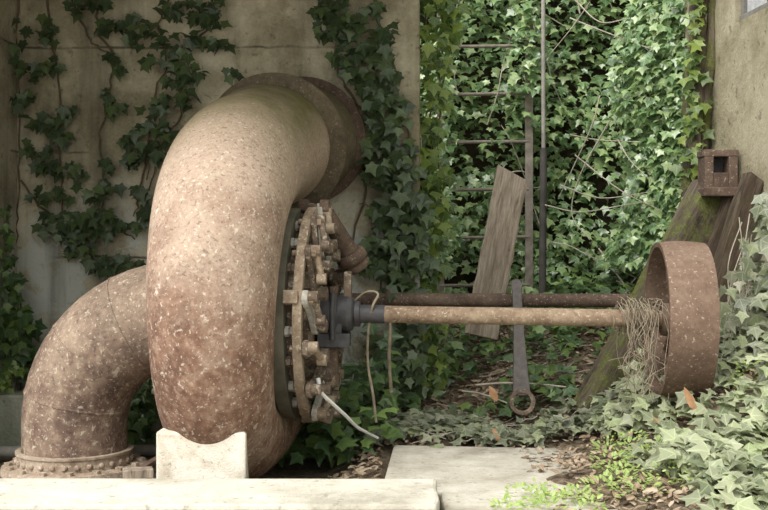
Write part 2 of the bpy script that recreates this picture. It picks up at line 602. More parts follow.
m = MB()
m.box((-.95, 4.50, 2.48), 2.60, 2.5, .2)  # unseen roof, lowered and brought forward to shade the wall and casing bend
m.box((2.1, 4.7, 2.80), 1.1, 2.4, .2)  # added strip out of view, keeps sky light off the right wall
tag(m.build('ceiling_shade', M['roof']), kind='structure')

# pale ledge and slab in front
def rough_block(name, poly, z0, z1, mat, label, cat, bevel=.012):
    mm = MB()
    mm.prism(poly, z0, z1)
    o = mm.build(name, mat, bevel=bevel)
    return tag(o, label, cat)


rough_block('concrete_ledge', [(-2.4, 3.2), (.160, 3.2), (.172, 3.3), (.170, 3.45), (.178, 3.585), (-2.4, 3.6)], -.34, .05, M['ledge'],
            'long pale concrete ledge along the bottom edge, in front of the turbine', 'ledge')
rough_block('concrete_slab', [(.19, 2.3), (.84, 2.3), (.86, 3.4), (.83, 4.2), (.78, 4.42), (.4, 4.46), (.04, 4.5), (.0, 3.83), (-.01, 3.62), (.19, 3.61)], -.30, 0.0, M['slab'],
            'broad pale concrete slab under the shaft, right of the long ledge', 'slab')
rough_block('concrete_curb', [(-1.88, 4.95), (-.1, 4.95), (-.1, 5.12), (-1.88, 5.12)], -.2, .15, M['curb'],
            'low mossy concrete curb behind the outlet pipe foot', 'curb')
rough_block('concrete_pedestal', [(-.800, 3.735), (-.480, 3.715), (-.515, 4.1), (-.78, 4.1)], -.2, .182, M['pedestal'],
            'whitewashed concrete pedestal carrying the big curved casing', 'pedestal', .01)

# ------------------------------------------------------------------ turbine
turb = empty('water_turbine', T(0, 0, -.62), 'huge rusty snail-shaped turbine casing with bolted cover and bearing', 'turbine')
ctl = [(-.62, .735, .283), (-.42, .712, .278), (-.2, .668, .265), (.03, .610, .262), (.24, .525, .256), (.41, .385, .247), (.51, .195, .236), (.54, .0, .226), (.525, -.16, .218),
       (.455, -.31, .210), (.31, -.425, .202), (.1, -.475, .195), (-.12, -.46, .188), (-.32, -.37, .18), (-.43, -.18, .165), (-.45, .04, .145), (-.38, .2, .125)]
sp = smoothpath(ctl, 8)
m = MB()
m.tube([T(-.004 + (.05 * sstep(.1, -.4, p[0]) if p[1] < .2 else 0), p[0], p[1]) for p in sp], [p[2] for p in sp], 64)
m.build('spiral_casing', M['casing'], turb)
m = MB()
fa = (T(.02, -.9, .775) - T(0, -.62, .735)).normalized()
fo = T(.014, -.60, .734)
m.lathe(fo, fa, [(-.012, .25), (-.012, .340), (.012, .340), (.012, .25)], 72)
m.lathe(fo, fa, [(.016, .24), (.016, .337), (.04, .337), (.04, .24)], 72)
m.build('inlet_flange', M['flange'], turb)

AX = A.normalized()
m = MB()
m.lathe(T(0, 0, 0), AX, [(-.22, .0), (-.22, .36), (.0, .40), (.185, .40), (.185, .425), (.235, .425), (.235, .30), (.235, 0)], 72)
m.build('stay_ring', M['stay'], turb)
m = MB()
m.lathe(T(0, 0, 0), AX, [(.236, .36), (.262, .36), (.266, .22), (.29, .20), (.30, .10), (.345, .085), (.345, 0)], 64)
m.build('head_cover', M['cover'], turb)


def pol(ang, r, s):
    """point on the turbine face: angle from the top, turning towards the viewer"""
    return T(s, r * math.sin(ang), r * math.cos(ang))


# regulating ring: flat band, thicker lugs
m = MB()
m.lathe(T(0, 0, 0), AX, [(.268, .395), (.268, .430), (.302, .430), (.302, .395)], 80, closed=True)
m.build('regulating_ring', M['ring'], turb)


def cyl(mb, p0, p1, r, seg=12, r1=None):
    mb.tube([p0, p1], [r, r if r1 is None else r1], seg, smooth=seg > 8)


def hexbolt(mb, p, d, r, h):
    d = Vector(d).normalized()
    mb.tube([p, p + d * h], [r, r], 6, smooth=False)


# studs with nuts between the stay ring and the regulating ring
for k in range(20):
    a = 2 * PI * (k + .4) / 20
    m = MB()
    p = pol(a, .385, .23)
    cyl(m, p, pol(a, .385, .27), .009, 8)
    hexbolt(m, p, AX, .02, .02)
    hexbolt(m, pol(a, .385, .253), AX, .018, .014)
    m.build('stud_bolt', M['paleplate'] if k % 3 else M['cover'], turb)

# lugs on the ring, with holes' worth of pins, and vane levers
rv = random.Random(3)
for k in range(14):
    a = 2 * PI * (k + .1) / 14
    rot = .30
    root = pol(a, .412, .305)
    tip = pol(a + rot, .275, .318)
    m = MB()
    d = (tip - root)
    L = d.length
    d.normalize()
    side = AX.cross(d)
    # lever arm: waisted plate with round ends
    prof = [(-.03, .010), (-.026, .022), (-.012, .031), (.01, .030), (.04, .019), (L * .55, .017), (L - .03, .026), (L, .033), (L + .022, .026), (L + .032, .010)]
    V, n = [], len(prof)
    for h in (0.0, .022):
        for (t, w) in prof:
            V.append(root + d * t + side * w + AX * h)
        for (t, w) in reversed(prof):
            V.append(root + d * t - side * w + AX * h)
    N2 = 2 * n
    m.add(V, [tuple(reversed(range(N2))), tuple(range(N2, 2 * N2))] + [(i, (i + 1) % N2, N2 + (i + 1) % N2, N2 + i) for i in range(N2)], False)
    lv = m.build('guide_vane_lever', M['paleplate'] if k % 3 == 0 else M['cover'], turb, bevel=.003)
    m = MB()
    cyl(m, root - AX * .05, root + AX * .05, .012, 10)
    hexbolt(m, root + AX * .022, AX, .021, .018)
    m.build('lever_pin', M['ring'], lv)
    m = MB()
    cyl(m, tip - AX * .05, tip + AX * .06, .021, 12)
    hexbolt(m, tip + AX * .03, AX, .026, .028)
    m.build('vane_nut', M['cover'], lv)
    # short link joining lever to ring
    m = MB()
    q0, q1 = pol(a - .02, .418, .325), pol(a + .20, .352, .345)
    dd = (q1 - q0).normalized()
    cyl(m, q0 - AX * .0, q0 + AX * .035, .021, 12)
    cyl(m, q1 - AX * .0, q1 + AX * .035, .021, 12)
    m.tube([q0 + AX * .018, q1 + AX * .018], .013, 8)
    m.build('link', M['cover'] if k % 2 else M['ring'], lv)
# square lugs standing behind the ring
for a in (PI * .44, -.03, PI * 1.02):
    m = MB()
    c = pol(a, .42, .262)
    rad = (pol(a, 1, 0) - pol(a, 0, 0)).normalized()
    m.box(c, .055, .05, .05, Matrix((AX, AX.cross(rad), rad)).transposed())
    m.build('ring_lug', M['ring'], turb, bevel=.004)
# big pin at the top of the ring
m = MB()
tp = pol(.04, .43, .285)
cyl(m, tp - AX * .055, tp + AX * .075, .014, 10)
hexbolt(m, tp - AX * .055, AX, .031, .036)
hexbolt(m, tp + AX * .03, AX, .031, .036)
m.build('top_pin', M['darkrust'], turb, bevel=.003)
# bottom drag link block
m = MB()
bp = pol(PI * .95, .40, .33)
m.box(bp, .09, .07, .06, Matrix.Rotation(.3, 3, 'Y'))
cyl(m, bp - AX * .06, bp + AX * .07, .02, 10)
m.build('bottom_link_block', M['cover'], turb, bevel=.006)
# regulating arm to the hollow collar, behind the cover
m = MB()
arm0, arm1 = T(.32, -.12, .41), T(.42, -.20, .225)
m.tube([arm0, arm0.lerp(arm1, .6), arm1], [.035, .040, .046], 14)
ra = m.build('regulating_arm', M['darkrust'], turb)
m = MB()
dd = (arm1 - arm0).normalized()
m.tube([arm1 - dd * .03, arm1 - dd * .01, arm1 + dd * .01, arm1 + dd * .02], [.055, .068, .068, .058], 18)
m.tube([arm1 + dd * .02, arm1 + dd * .035, arm1 + dd * .055], [.05, .062, .05], 18)
m.build('arm_collar', M['darkrust'], ra)
# pipe-like shield behind (grey plate)
m = MB()
m.box(T(.42, -.05, .09), .03, .14, .16)
m.build('cover_rib', M['cover'], turb, bevel=.004)

# bearing housing
bh = MB()
bh.lathe(T(0, 0, 0), AX, [(.30, .0), (.30, .075), (.325, .095), (.36, .098), (.385, .086), (.39, .074), (.425, .074), (.445, .066), (.455, .045), (.455, 0)], 36)
bh.box(T(.37, .0, -.105), .13, .15, .055)
bh.box(T(.372, .0, -.06), .06, .13, .10)
bhs = bh.build('bearing_housing', M['blackiron'], turb, bevel=.003)
m = MB()
for du in (-.055, .055):
    m.tube([T(.372, du, -.08), T(.372, du, .1)], .013, 8)
    hexbolt(m, T(.372, du, .085), (0, 0, 1), .02, .025)
m.build('bearing_bolts', M['darkrust'], bhs)
m = MB()
m.tube([T(.372, .088, -.10), T(.372, .092, .02), T(.372, .07, .085)], .011, 8)
m.build('bearing_strap', M['blackiron'], bhs)
m = MB()
m.box(T(.36, 0, -.20), .05, .08, .16)
m.box(T(.27, 0, -.27), .24, .10, .05)
m.build('bearing_bracket', M['darkrust'], turb, bevel=.005)

# ------------------------------------------------------------------ shaft with belt pulley
dr = empty('drive_shaft', T(1.0, 0, -.6), 'rusty front shaft running from the turbine bearing to a wide belt pulley', 'shaft')
m = MB()
m.tube([T(.44, 0, 0), T(.575, 0, 0)], .0375, 24)
m.lathe(T(0, 0, 0), AX, [(.455, .0), (.455, .052), (.475, .052), (.475, .0)], 24)
tag(m.build('shaft_sleeve', M['blackiron'], dr), 'blackened end of the shaft')
m = MB()
m.tube([T(.46, 0, 0)] + [T(s, 0, 0) for s in np.linspace(.57, 1.84, 12)], .0345, 24)
m.build('shaft', M['shaft'], dr)
# pulley
pc = T(1.74, 0, -.003)
m = MB()
RP = .309
prof = [(-.089, RP - .004), (-.05, RP), (0, RP + .003), (.05, RP), (.089, RP - .004), (.089, RP - .022), (0, RP - .02), (-.089, RP - .022)]
m.lathe(pc, AX, prof, 96, closed=True)
pw = m.build('belt_pulley', M['wheel'], dr)
m = MB()
m.lathe(pc, AX, [(-.07, .034), (-.07, .062), (-.02, .07), (.02, .07), (.07, .062), (.07, .034)], 32)
m.build('pulley_hub', M['wheel'], pw)
uu = Vector((0, 0, 1))
ww = AX.cross(uu).normalized()
for k in range(5):
    a = 2 * PI * (k + .35) / 5
    d = uu * math.cos(a) + ww * math.sin(a)
    m = MB()
    m.tube([pc + d * .055, pc + d * .15, pc + d * .292], [.024, .019, .017], 12)
    m.build('spoke', M['wheel'], pw)
# pillow block that carries the far end, hidden in the ivy beyond the pulley
pb = empty('bearing_block', T(1.95, 0, -.3), 'dark iron bearing post half buried in ivy beyond the pulley', 'bearing')

# rear shaft
rs = empty('countershaft', (.5, 5.27, 0), 'thinner rusty rear shaft running behind the front shaft, level with it', 'shaft')
m = MB()
m.tube([(x, 5.27 - .004 * x, .578 - .002 * x) for x in np.linspace(-.42, 1.34, 12)], .0335, 20)
m.build('shaft', M['shaftdark'], rs)
m = MB()
m.box((-.36, 5.27, .23), .10, .10, .60)
m.box((-.36, 5.27, .575), .12, .13, .12)
m.build('support_post', M['darkrust'], rs, bevel=.008)
m = MB()
m.lathe((0.02, 5.27, .578), (1, 0, 0), [(-.01, .0335), (-.01, .045), (.01, .045), (.01, .0335)], 24)
m.build('collar', M['shaftdark'], rs)
bpy.data.objects.remove(pb)

# ------------------------------------------------------------------ outlet elbow
ex, ey = -1.278, 4.41
el = empty('outlet_pipe', (ex, ey, -.09), 'rusty outlet elbow pipe bending down to a riveted floor flange', 'pipe')
Rb = .45
cz = C.z - .012
pts = []
for s in np.linspace(-.12, -.708 + Rb, 5):
    pts.append(T(s, 0, -.005))
x_end = pts[-1].x
for k in range(1, 15):
    a = PI / 2 * k / 14
    xx = x_end - Rb * math.sin(a)
    f = (k / 14)
    pts.append(Vector((xx, 4.375 + (ey - 4.375) * min(1, f), cz - Rb * (1 - math.cos(a)) )))
xe = pts[-1].x
pts += [Vector((xe, ey, z)) for z in (.055, .02, -.02, -.06)]
m = MB()
m.tube(pts, [.221] * 5 + [.221 - .010 * k / 14 for k in range(14)] + [.211] * 4, 64)
for i in (8, 12, 16):
    t = (pts[i + 1] - pts[i - 1]).normalized()
    m.lathe(pts[i], t, [(-.008, .205), (-.003, .2245 - .0007 * (i - 4)), (.003, .2245 - .0007 * (i - 4)), (.008, .205)], 64)
m.build('elbow', M['elbow'], el)
m = MB()
m.lathe((xe, ey, 0), (0, 0, 1), [(-.070, .29), (-.070, .21), (-.012, .205), (.001, .214), (.0, .236), (-.009, .236), (-.012, .230), (-.058, .230), (-.062, .29), (-.072, .29)], 72)
m.lathe((xe, ey, 0), (0, 0, 1), [(-.062, .285), (-.062, .29), (-.085, .295), (-.085, .2)], 72)
fl = m.build('floor_flange', M['dusty'], el)
mr = MB()
for k in range(5):
    t0, t1 = PI / 2 * k / 5, PI / 2 * (k + 1) / 5
mr.lathe((0, 0, 0), (0, 0, 1), [(0, .0125), (.005, .0115), (.009, .007), (.0105, 0)], 12)
proto = mr.build('rivet', M['dusty'], fl, loc=-Vector(el.location))
for k in range(30):
    a = 2 * PI * k / 30
    r = proto if k == 0 else dup(proto, fl)
    r.location = Vector((xe + .230 * math.cos(a), ey + .230 * math.sin(a), -.037)) - Vector(el.location)
    r.rotation_euler = (0, PI / 2, a)
mr = MB()
hexbolt(mr, Vector((0, 0, 0)), (0, 0, 1), .017, .016)
protob = mr.build('flange_bolt', M['dusty'], fl, loc=-Vector(el.location))
for k in range(16):
    a = 2 * PI * (k + .5) / 16
    r = protob if k == 0 else dup(protob, fl)
    r.location = Vector((xe + .264 * math.cos(a), ey + .264 * math.sin(a), -.064)) - Vector(el.location)

# inlet pipe stub out of the wall
ip = empty('inlet_pipe', T(0, -1.0, .4), 'dark inlet pipe coming out of the wall behind the casing flange', 'pipe')
w0, w1 = fo + fa * .05, fo + fa * .62
w1 = w1 + Vector((.035, 0, .012))
m = MB()
m.tube([w0, w0.lerp(w1, .5), w1], [.265, .278, .285], 56)
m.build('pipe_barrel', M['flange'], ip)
m = MB()
wq = w0.lerp(w1, .74)
m.lathe(wq, fa, [(-.0, .26), (-.0, .325), (.02, .325), (.02, .26)], 56)
m.build('wall_collar', M['darkrust'], ip)

# floor pipe and iron bits on the left
m = MB()
m.tube([P(-40, 452, 4.8), P(25, 452, 4.8), P(170, 450, 4.8)], .026, 16)
tag(m.build('floor_pipe', M['polelight']), 'thin grey pipe lying behind the outlet pipe flange', 'pipe')
m = MB()
q = P(146, 467, 4.15)
m.box(q + Vector((0, .05, 0)), .03, .30, .02, Matrix.Rotation(-.5, 3, 'Z') @ Matrix.Rotation(.22, 3, 'X'))
tag(m.build('iron_bar', M['darkrust'], bevel=.003), 'rusty flat bar lying between the flange and the white pedestal', 'bar')
m = MB()
m.box(P(138, 473, 4.0), .11, .06, .035, Matrix.Rotation(.3, 3, 'Z'))
tag(m.build('wood_offcut', M['plank'], bevel=.004), 'small wood offcut lying beside the floor flange', 'wood')

# ------------------------------------------------------------------ spanner
sp_ = empty('spanner', P(522, 415, 5.05), 'long dark ring spanner leaning upright against the rear shaft', 'spanner')
top, bot = P(516.5, 285, 5.205), P(522, 402, 5.10)
d = (bot - top).normalized()
sd = Vector((1, 0, 0))
sd = (sd - d * sd.dot(d)).normalized()
nn = d.cross(sd)
L = (bot - top).length
ring_c = bot
prof = [(-.028, .006), (-.024, .018), (-.01, .026), (.008, .028), (.03, .024), (.06, .023), (L * .45, .027), (L * .8, .037), (L - .045, .042), (L - .03, .04)]
m = MB()
V, n = [], len(prof)
for h in (-.009, .009):
    for (t, w) in prof: V.append(top + d * t + sd * w + nn * h)
    for (t, w) in reversed(prof): V.append(top + d * t - sd * w + nn * h)
N2 = 2 * n
m.add(V, [tuple(reversed(range(N2))), tuple(range(N2, 2 * N2))] + [(i, (i + 1) % N2, N2 + (i + 1) % N2, N2 + i) for i in range(N2)], False)
m.build('handle', M['spanner'], sp_, bevel=.004)
m = MB()
m.lathe(ring_c, nn, [(-.014, .042), (-.016, .048), (-.014, .062), (.014, .062), (.016, .048), (.014, .042)], 40, closed=True)
tag(m.build('ring_end', M['cover'], sp_), 'rusty ring end of the spanner')

# ------------------------------------------------------------------ ladder and pole
LD = 6.5
lad = empty('ladder', P(485, 345, LD), 'iron ladder with thin rungs standing in the ivy on the bank', 'ladder')
for (px, w) in ((440.5, .045), (529, .048)):
    m = MB()
    m.box((P(px, 100, LD) + P(px, 352, LD)) / 2 + Vector((0, 0, .3)), w, .014, abs(P(px, 100, LD).z - P(px, 352, LD).z) + .6)
    m.build('rail', M['ladder'], lad, bevel=.002)
for i in range(9):
    y = 333.5 - 47.8 * i
    m = MB()
    m.tube([P(440, y, LD), P(529, y - 1, LD)], .0105, 10)
    m.build('rung', M['ladder'], lad)
pl = empty('standing_pole', P(542, 350, 6.35), 'tall thin pole with a dark lower half beside the ladder', 'pole')
m = MB()
m.tube([P(543.5, 150, 6.35), P(543, -80, 6.35)], .0125, 12)
m.build('upper_tube', M['polelight'], pl)
m = MB()
m.tube([P(542, 352, 6.35), P(543.5, 148, 6.35)], .0215, 12)
m.build('lower_tube', M['pole'], pl)


# ------------------------------------------------------------------ boards
def board(name, p_top, p_bot, width, thick, mat, label, cat, twist=0.0, cut=(0, 0), group=None, seg=14, wobble=.006):
    p_top, p_bot = Vector(p_top), Vector(p_bot)
    ax = (p_top - p_bot)
    L = ax.length
    ax.normalize()
    side = Vector((0, 1, 0)).cross(ax).normalized()
    side = Matrix.Rotation(twist, 3, ax) @ side
    nn = ax.cross(side)
    mm = MB()
    V = []
    rr = random.Random(hash(label) % 1000 if False else len(label))
    for i in range(seg + 1):
        t = i / seg
        for sx, sn in ((-1, -1), (1, -1), (1, 1), (-1, 1)):
            e = (cut[0] if sx < 0 else cut[1]) if i == seg else 0
            w = width / 2 + rr.uniform(-wobble, wobble)
            V.append(Vector((sx * w, sn * (thick / 2 + rr.uniform(-wobble, wobble) * .3), L * t + e)))
    Fc = [(0, 1, 2, 3)[::-1], tuple(4 * seg + k for k in range(4))]
    for i in range(seg):
        for k in range(4):
            Fc.append((4 * i + k, 4 * i + (k + 1) % 4, 4 * i + 4 + (k + 1) % 4, 4 * i + 4 + k))
    mm.add(V, Fc, False)
    o = mm.build(name, mat, bevel=.004)
    o.matrix_world = Matrix.Translation(p_bot) @ Matrix((side, nn, ax)).transposed().to_4x4()
    return tag(o, label, cat, group)


board('plank', P(512, 174, 6.0), P(481.5, 337, 5.80), .180, .035, M['plank'],
      'grey weathered plank leaning tilted before the ladder', 'plank', .12, (.03, -.02))
board('timber_beam', P(714, 188, 5.36), P(590, 420, 4.93), .17, .15, M['beam'],
      'mossy timber beam sloping up from the ground behind the pulley', 'beam', .25, (-.0, .02), 'timbers leaning on the right wall')
board('timber_beam', P(735, 182, 5.28), P(655, 396, 5.12), .062, .10, M['timber'],
      'narrow brown timber sloping just right of the mossy beam', 'beam', .2, (.0, .01), 'timbers leaning on the right wall')
board('timber_beam', P(752, 179, 5.03), P(684, 392, 4.90), .085, .08, M['timber'],
      'dark brown timber sloping against the wall, rightmost of the leaning three', 'beam', .2, (.02, .0), 'timbers leaning on the right wall')

# iron block on the wall above the timbers
ib = empty('iron_bracket', P(719, 190, 5.25), 'dark cast iron block with square hole on the wall above the timbers', 'bracket')
m = MB()
dq = 5.25
for (x0, x1, y0, y1) in ((703, 712, 157, 190), (727, 736, 157, 190), (702, 737, 150, 157), (712, 727, 173, 190)):
    a, b = P(x0, y0, dq), P(x1, y1, dq)
    m.box((a + b) / 2 + Vector((0, .03, 0)), abs(b.x - a.x), .12, abs(b.z - a.z))
m.build('block', M['shaftdark'], ib, bevel=.004)
m = MB()
a, b = P(711, 157, dq), P(729, 173, dq)
m.box((a + b) / 2 + Vector((0, .08, 0)), abs(b.x - a.x) + .02, .03, abs(b.z - a.z) + .02)
m.build('back_plate', M['blackiron'], ib)
m = MB()
a, b = P(700, 188, dq), P(738, 197, dq)
m.box((a + b) / 2 + Vector((0, .02, 0)), abs(b.x - a.x), .18, abs(b.z - a.z))
m.build('base_plate', M['darkrust'], ib, bevel=.006)

# ------------------------------------------------------------------ ivy on the walls
def wall_pt(px, py, off=0.0):
    return P(px, py, WB - off)


def vine(name, label, stems, blobs, mat, size=(.05, .08), depth=WB, group='ivy vines on the walls', spread_y=.05, nrm=(0, -1, .45), stem_r=.006, tipdir=(0, -.15, -1)):
    root = empty(name, P(blobs[0][0], max(b[1] for b in blobs), depth - .02), label, 'ivy', group)
    if stems:
        mb = MB()
        for st in stems:
            pp = smoothpath([tuple(P(x, y, depth - .018)) for x, y in st], 6)
            pp = [Vector(p) + Vector((random.gauss(0, .006), random.uniform(-.006, .004), random.gauss(0, .004))) for p in pp]
            mb.tube(pp, [stem_r * (1 - .4 * i / len(pp)) for i in range(len(pp))], 6)
        mb.build('stem', M['vinestem'], root)
    pos = []
    for (bx, by, rx, ry, n) in blobs:
        for _ in range(int(n * 1.45 + .5)):
            r, a = math.sqrt(random.random()), random.uniform(0, 2 * PI)
            p = P(bx + rx * r * math.cos(a), by + ry * r * math.sin(a), depth)
            p.y -= .025 + abs(random.gauss(0, spread_y))
            pos.append(p)
    N = len(pos)
    leaves_mesh('leaves', mat, pos, jit(nrm, N, .38), jit(tipdir, N, .42), RNG.uniform(size[0], size[1], N), root)
    return root


# left wall: traced clusters
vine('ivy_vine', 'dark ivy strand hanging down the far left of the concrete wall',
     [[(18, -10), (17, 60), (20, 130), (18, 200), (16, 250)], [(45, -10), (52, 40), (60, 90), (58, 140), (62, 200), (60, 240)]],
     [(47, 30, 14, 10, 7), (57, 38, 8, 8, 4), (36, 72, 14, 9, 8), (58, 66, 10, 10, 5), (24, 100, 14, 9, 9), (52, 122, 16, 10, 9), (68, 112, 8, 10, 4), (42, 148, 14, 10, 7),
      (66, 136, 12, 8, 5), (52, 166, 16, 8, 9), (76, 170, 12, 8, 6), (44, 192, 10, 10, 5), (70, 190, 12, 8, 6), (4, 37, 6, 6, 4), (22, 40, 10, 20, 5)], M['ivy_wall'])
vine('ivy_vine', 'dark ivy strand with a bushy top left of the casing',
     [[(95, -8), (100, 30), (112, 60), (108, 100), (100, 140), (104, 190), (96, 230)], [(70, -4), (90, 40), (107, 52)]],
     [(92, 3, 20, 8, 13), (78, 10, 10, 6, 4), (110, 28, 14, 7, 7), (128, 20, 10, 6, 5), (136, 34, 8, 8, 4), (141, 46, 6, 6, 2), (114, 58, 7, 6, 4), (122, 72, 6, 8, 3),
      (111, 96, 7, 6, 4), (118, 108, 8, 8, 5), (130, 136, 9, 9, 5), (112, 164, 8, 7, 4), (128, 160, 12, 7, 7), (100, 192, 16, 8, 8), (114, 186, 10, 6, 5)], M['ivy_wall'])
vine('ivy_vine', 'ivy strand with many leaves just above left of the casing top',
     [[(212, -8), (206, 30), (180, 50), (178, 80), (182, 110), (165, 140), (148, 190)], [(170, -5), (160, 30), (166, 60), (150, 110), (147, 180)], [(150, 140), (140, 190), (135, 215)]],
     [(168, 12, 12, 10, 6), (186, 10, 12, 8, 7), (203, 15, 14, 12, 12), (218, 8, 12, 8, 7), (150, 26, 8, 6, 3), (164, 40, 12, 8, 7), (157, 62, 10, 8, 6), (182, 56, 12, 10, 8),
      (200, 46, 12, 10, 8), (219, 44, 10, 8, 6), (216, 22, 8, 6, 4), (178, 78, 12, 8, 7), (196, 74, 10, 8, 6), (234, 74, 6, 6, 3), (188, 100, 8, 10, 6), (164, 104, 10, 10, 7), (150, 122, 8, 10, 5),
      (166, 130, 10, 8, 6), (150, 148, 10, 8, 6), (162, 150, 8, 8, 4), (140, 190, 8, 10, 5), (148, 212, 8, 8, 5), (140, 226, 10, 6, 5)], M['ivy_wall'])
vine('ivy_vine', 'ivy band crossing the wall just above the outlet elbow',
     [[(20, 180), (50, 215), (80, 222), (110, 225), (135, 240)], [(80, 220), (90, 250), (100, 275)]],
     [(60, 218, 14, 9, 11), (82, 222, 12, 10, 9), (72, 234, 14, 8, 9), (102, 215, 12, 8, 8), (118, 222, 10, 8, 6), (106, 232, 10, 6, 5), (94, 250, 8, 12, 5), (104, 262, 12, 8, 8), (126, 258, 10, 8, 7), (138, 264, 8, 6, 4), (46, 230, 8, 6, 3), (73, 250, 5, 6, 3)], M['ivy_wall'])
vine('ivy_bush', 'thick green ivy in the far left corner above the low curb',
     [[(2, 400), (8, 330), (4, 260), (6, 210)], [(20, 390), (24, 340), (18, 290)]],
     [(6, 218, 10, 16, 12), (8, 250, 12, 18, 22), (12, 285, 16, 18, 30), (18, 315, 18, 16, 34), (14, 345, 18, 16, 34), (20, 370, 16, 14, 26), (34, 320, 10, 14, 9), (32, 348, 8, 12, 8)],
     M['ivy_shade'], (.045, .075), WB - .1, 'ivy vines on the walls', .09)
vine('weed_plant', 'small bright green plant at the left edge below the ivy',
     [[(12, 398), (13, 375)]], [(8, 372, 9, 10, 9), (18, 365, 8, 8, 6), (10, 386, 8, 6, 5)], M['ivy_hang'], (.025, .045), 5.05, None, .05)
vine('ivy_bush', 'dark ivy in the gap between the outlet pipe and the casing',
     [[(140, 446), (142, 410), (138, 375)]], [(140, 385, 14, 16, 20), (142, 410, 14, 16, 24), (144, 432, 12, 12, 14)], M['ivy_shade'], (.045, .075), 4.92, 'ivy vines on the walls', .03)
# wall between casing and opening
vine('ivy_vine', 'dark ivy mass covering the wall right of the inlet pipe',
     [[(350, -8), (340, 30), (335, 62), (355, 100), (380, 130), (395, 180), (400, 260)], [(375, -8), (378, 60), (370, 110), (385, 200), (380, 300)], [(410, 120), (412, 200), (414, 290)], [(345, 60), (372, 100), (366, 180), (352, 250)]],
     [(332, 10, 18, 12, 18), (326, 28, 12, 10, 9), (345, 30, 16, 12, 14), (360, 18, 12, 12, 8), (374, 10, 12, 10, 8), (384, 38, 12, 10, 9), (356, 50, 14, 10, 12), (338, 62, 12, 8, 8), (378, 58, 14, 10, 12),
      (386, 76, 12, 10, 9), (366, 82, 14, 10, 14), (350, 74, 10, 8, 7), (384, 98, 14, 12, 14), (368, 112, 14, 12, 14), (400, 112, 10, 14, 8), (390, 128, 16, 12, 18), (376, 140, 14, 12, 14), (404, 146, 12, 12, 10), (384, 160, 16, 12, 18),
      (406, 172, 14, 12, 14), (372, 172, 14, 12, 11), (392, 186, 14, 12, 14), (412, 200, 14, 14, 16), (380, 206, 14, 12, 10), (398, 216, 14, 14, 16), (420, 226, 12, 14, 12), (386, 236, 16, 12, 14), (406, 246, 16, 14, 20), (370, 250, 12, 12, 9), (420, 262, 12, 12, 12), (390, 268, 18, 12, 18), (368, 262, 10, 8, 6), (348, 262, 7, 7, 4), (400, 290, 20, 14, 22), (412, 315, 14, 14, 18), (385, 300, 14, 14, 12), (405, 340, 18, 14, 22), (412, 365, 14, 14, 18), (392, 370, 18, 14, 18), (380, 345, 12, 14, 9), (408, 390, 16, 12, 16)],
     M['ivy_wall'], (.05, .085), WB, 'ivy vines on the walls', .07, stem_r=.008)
# hanging curtain on the left edge of the opening
root = vine('ivy_curtain', 'sunlit ivy hanging down the left edge of the opening',
            [[(426, -8), (428, 60), (432, 130), (430, 220)], [(440, -8), (446, 60), (438, 140), (442, 210)], [(455, -8), (452, 50)]],
            [(428, 6, 8, 12, 12), (440, 10, 12, 12, 16), (452, 18, 10, 14, 10), (432, 34, 10, 12, 12), (446, 42, 10, 12, 10), (430, 60, 9, 12, 12), (443, 68, 8, 10, 8), (430, 88, 9, 12, 12), (441, 100, 8, 10, 7),
             (428, 116, 8, 12, 10), (434, 138, 10, 12, 11), (428, 160, 9, 12, 11), (440, 172, 10, 12, 9), (430, 186, 10, 12, 13), (442, 204, 8, 10, 8), (432, 214, 12, 12, 13), (440, 232, 10, 10, 9), (428, 244, 10, 10, 11), (436, 268, 10, 10, 8), (428, 290, 10, 12, 10), (438, 312, 12, 12, 12), (428, 335, 12, 12, 14), (436, 358, 12, 12, 14), (428, 378, 12, 10, 12)],
            M['ivy_hang'], (.045, .08), 5.62, 'ivy vines on the walls', .07)

# ------------------------------------------------------------------ ivy on the bank
bank = empty('bank_ivy', (1.0, 6.5, .3), 'dense glossy ivy covering the sunlit bank behind the ladder', 'ivy')
N = 17000
bx = RNG.uniform(-.7, 2.9, N)
bz = RNG.uniform(.22, 3.2, N)
lump = np.array([noise.noise(Vector((x * 2.6, z * 2.6, 3.1))) + .5 * noise.noise(Vector((x * 6, z * 6, 9))) for x, z in zip(bx, bz)])
keep = RNG.random(N) < np.clip(.80 + .9 * lump, .22, 1)
bx, bz, lump = bx[keep], bz[keep], lump[keep]
N = len(bx)
by = bank_y(bx, bz) - .03 - np.abs(RNG.normal(0, .07, N)) - .14 * np.clip(lump + .2, 0, 1)
nr = jit((0, -1, .95), N, .42)
n2 = 460
lx = np.where(RNG.random(n2) < .5, RNG.normal(528, 10, n2), RNG.normal(444, 7, n2))
ly = np.where(lx > 488, RNG.uniform(-40, 90, n2) ** 1.0, RNG.uniform(-40, 260, n2))
ld = RNG.uniform(6.38, 6.49, n2)
n3 = 45
lx = np.append(lx, RNG.uniform(445, 525, n3)); ly = np.append(ly, RNG.uniform(-30, 250, n3)); ld = np.append(ld, RNG.uniform(6.40, 6.52, n3))
bx = np.append(bx, (lx - 384) / F * ld); bz = np.append(bz, CAMZ - (ly - 255) / F * ld); by = np.append(by, ld)
N = len(bx)
nr = jit((0, -1, .95), N, .42)
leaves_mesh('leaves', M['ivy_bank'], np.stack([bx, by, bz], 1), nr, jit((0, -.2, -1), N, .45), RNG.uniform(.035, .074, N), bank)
mb = MB()
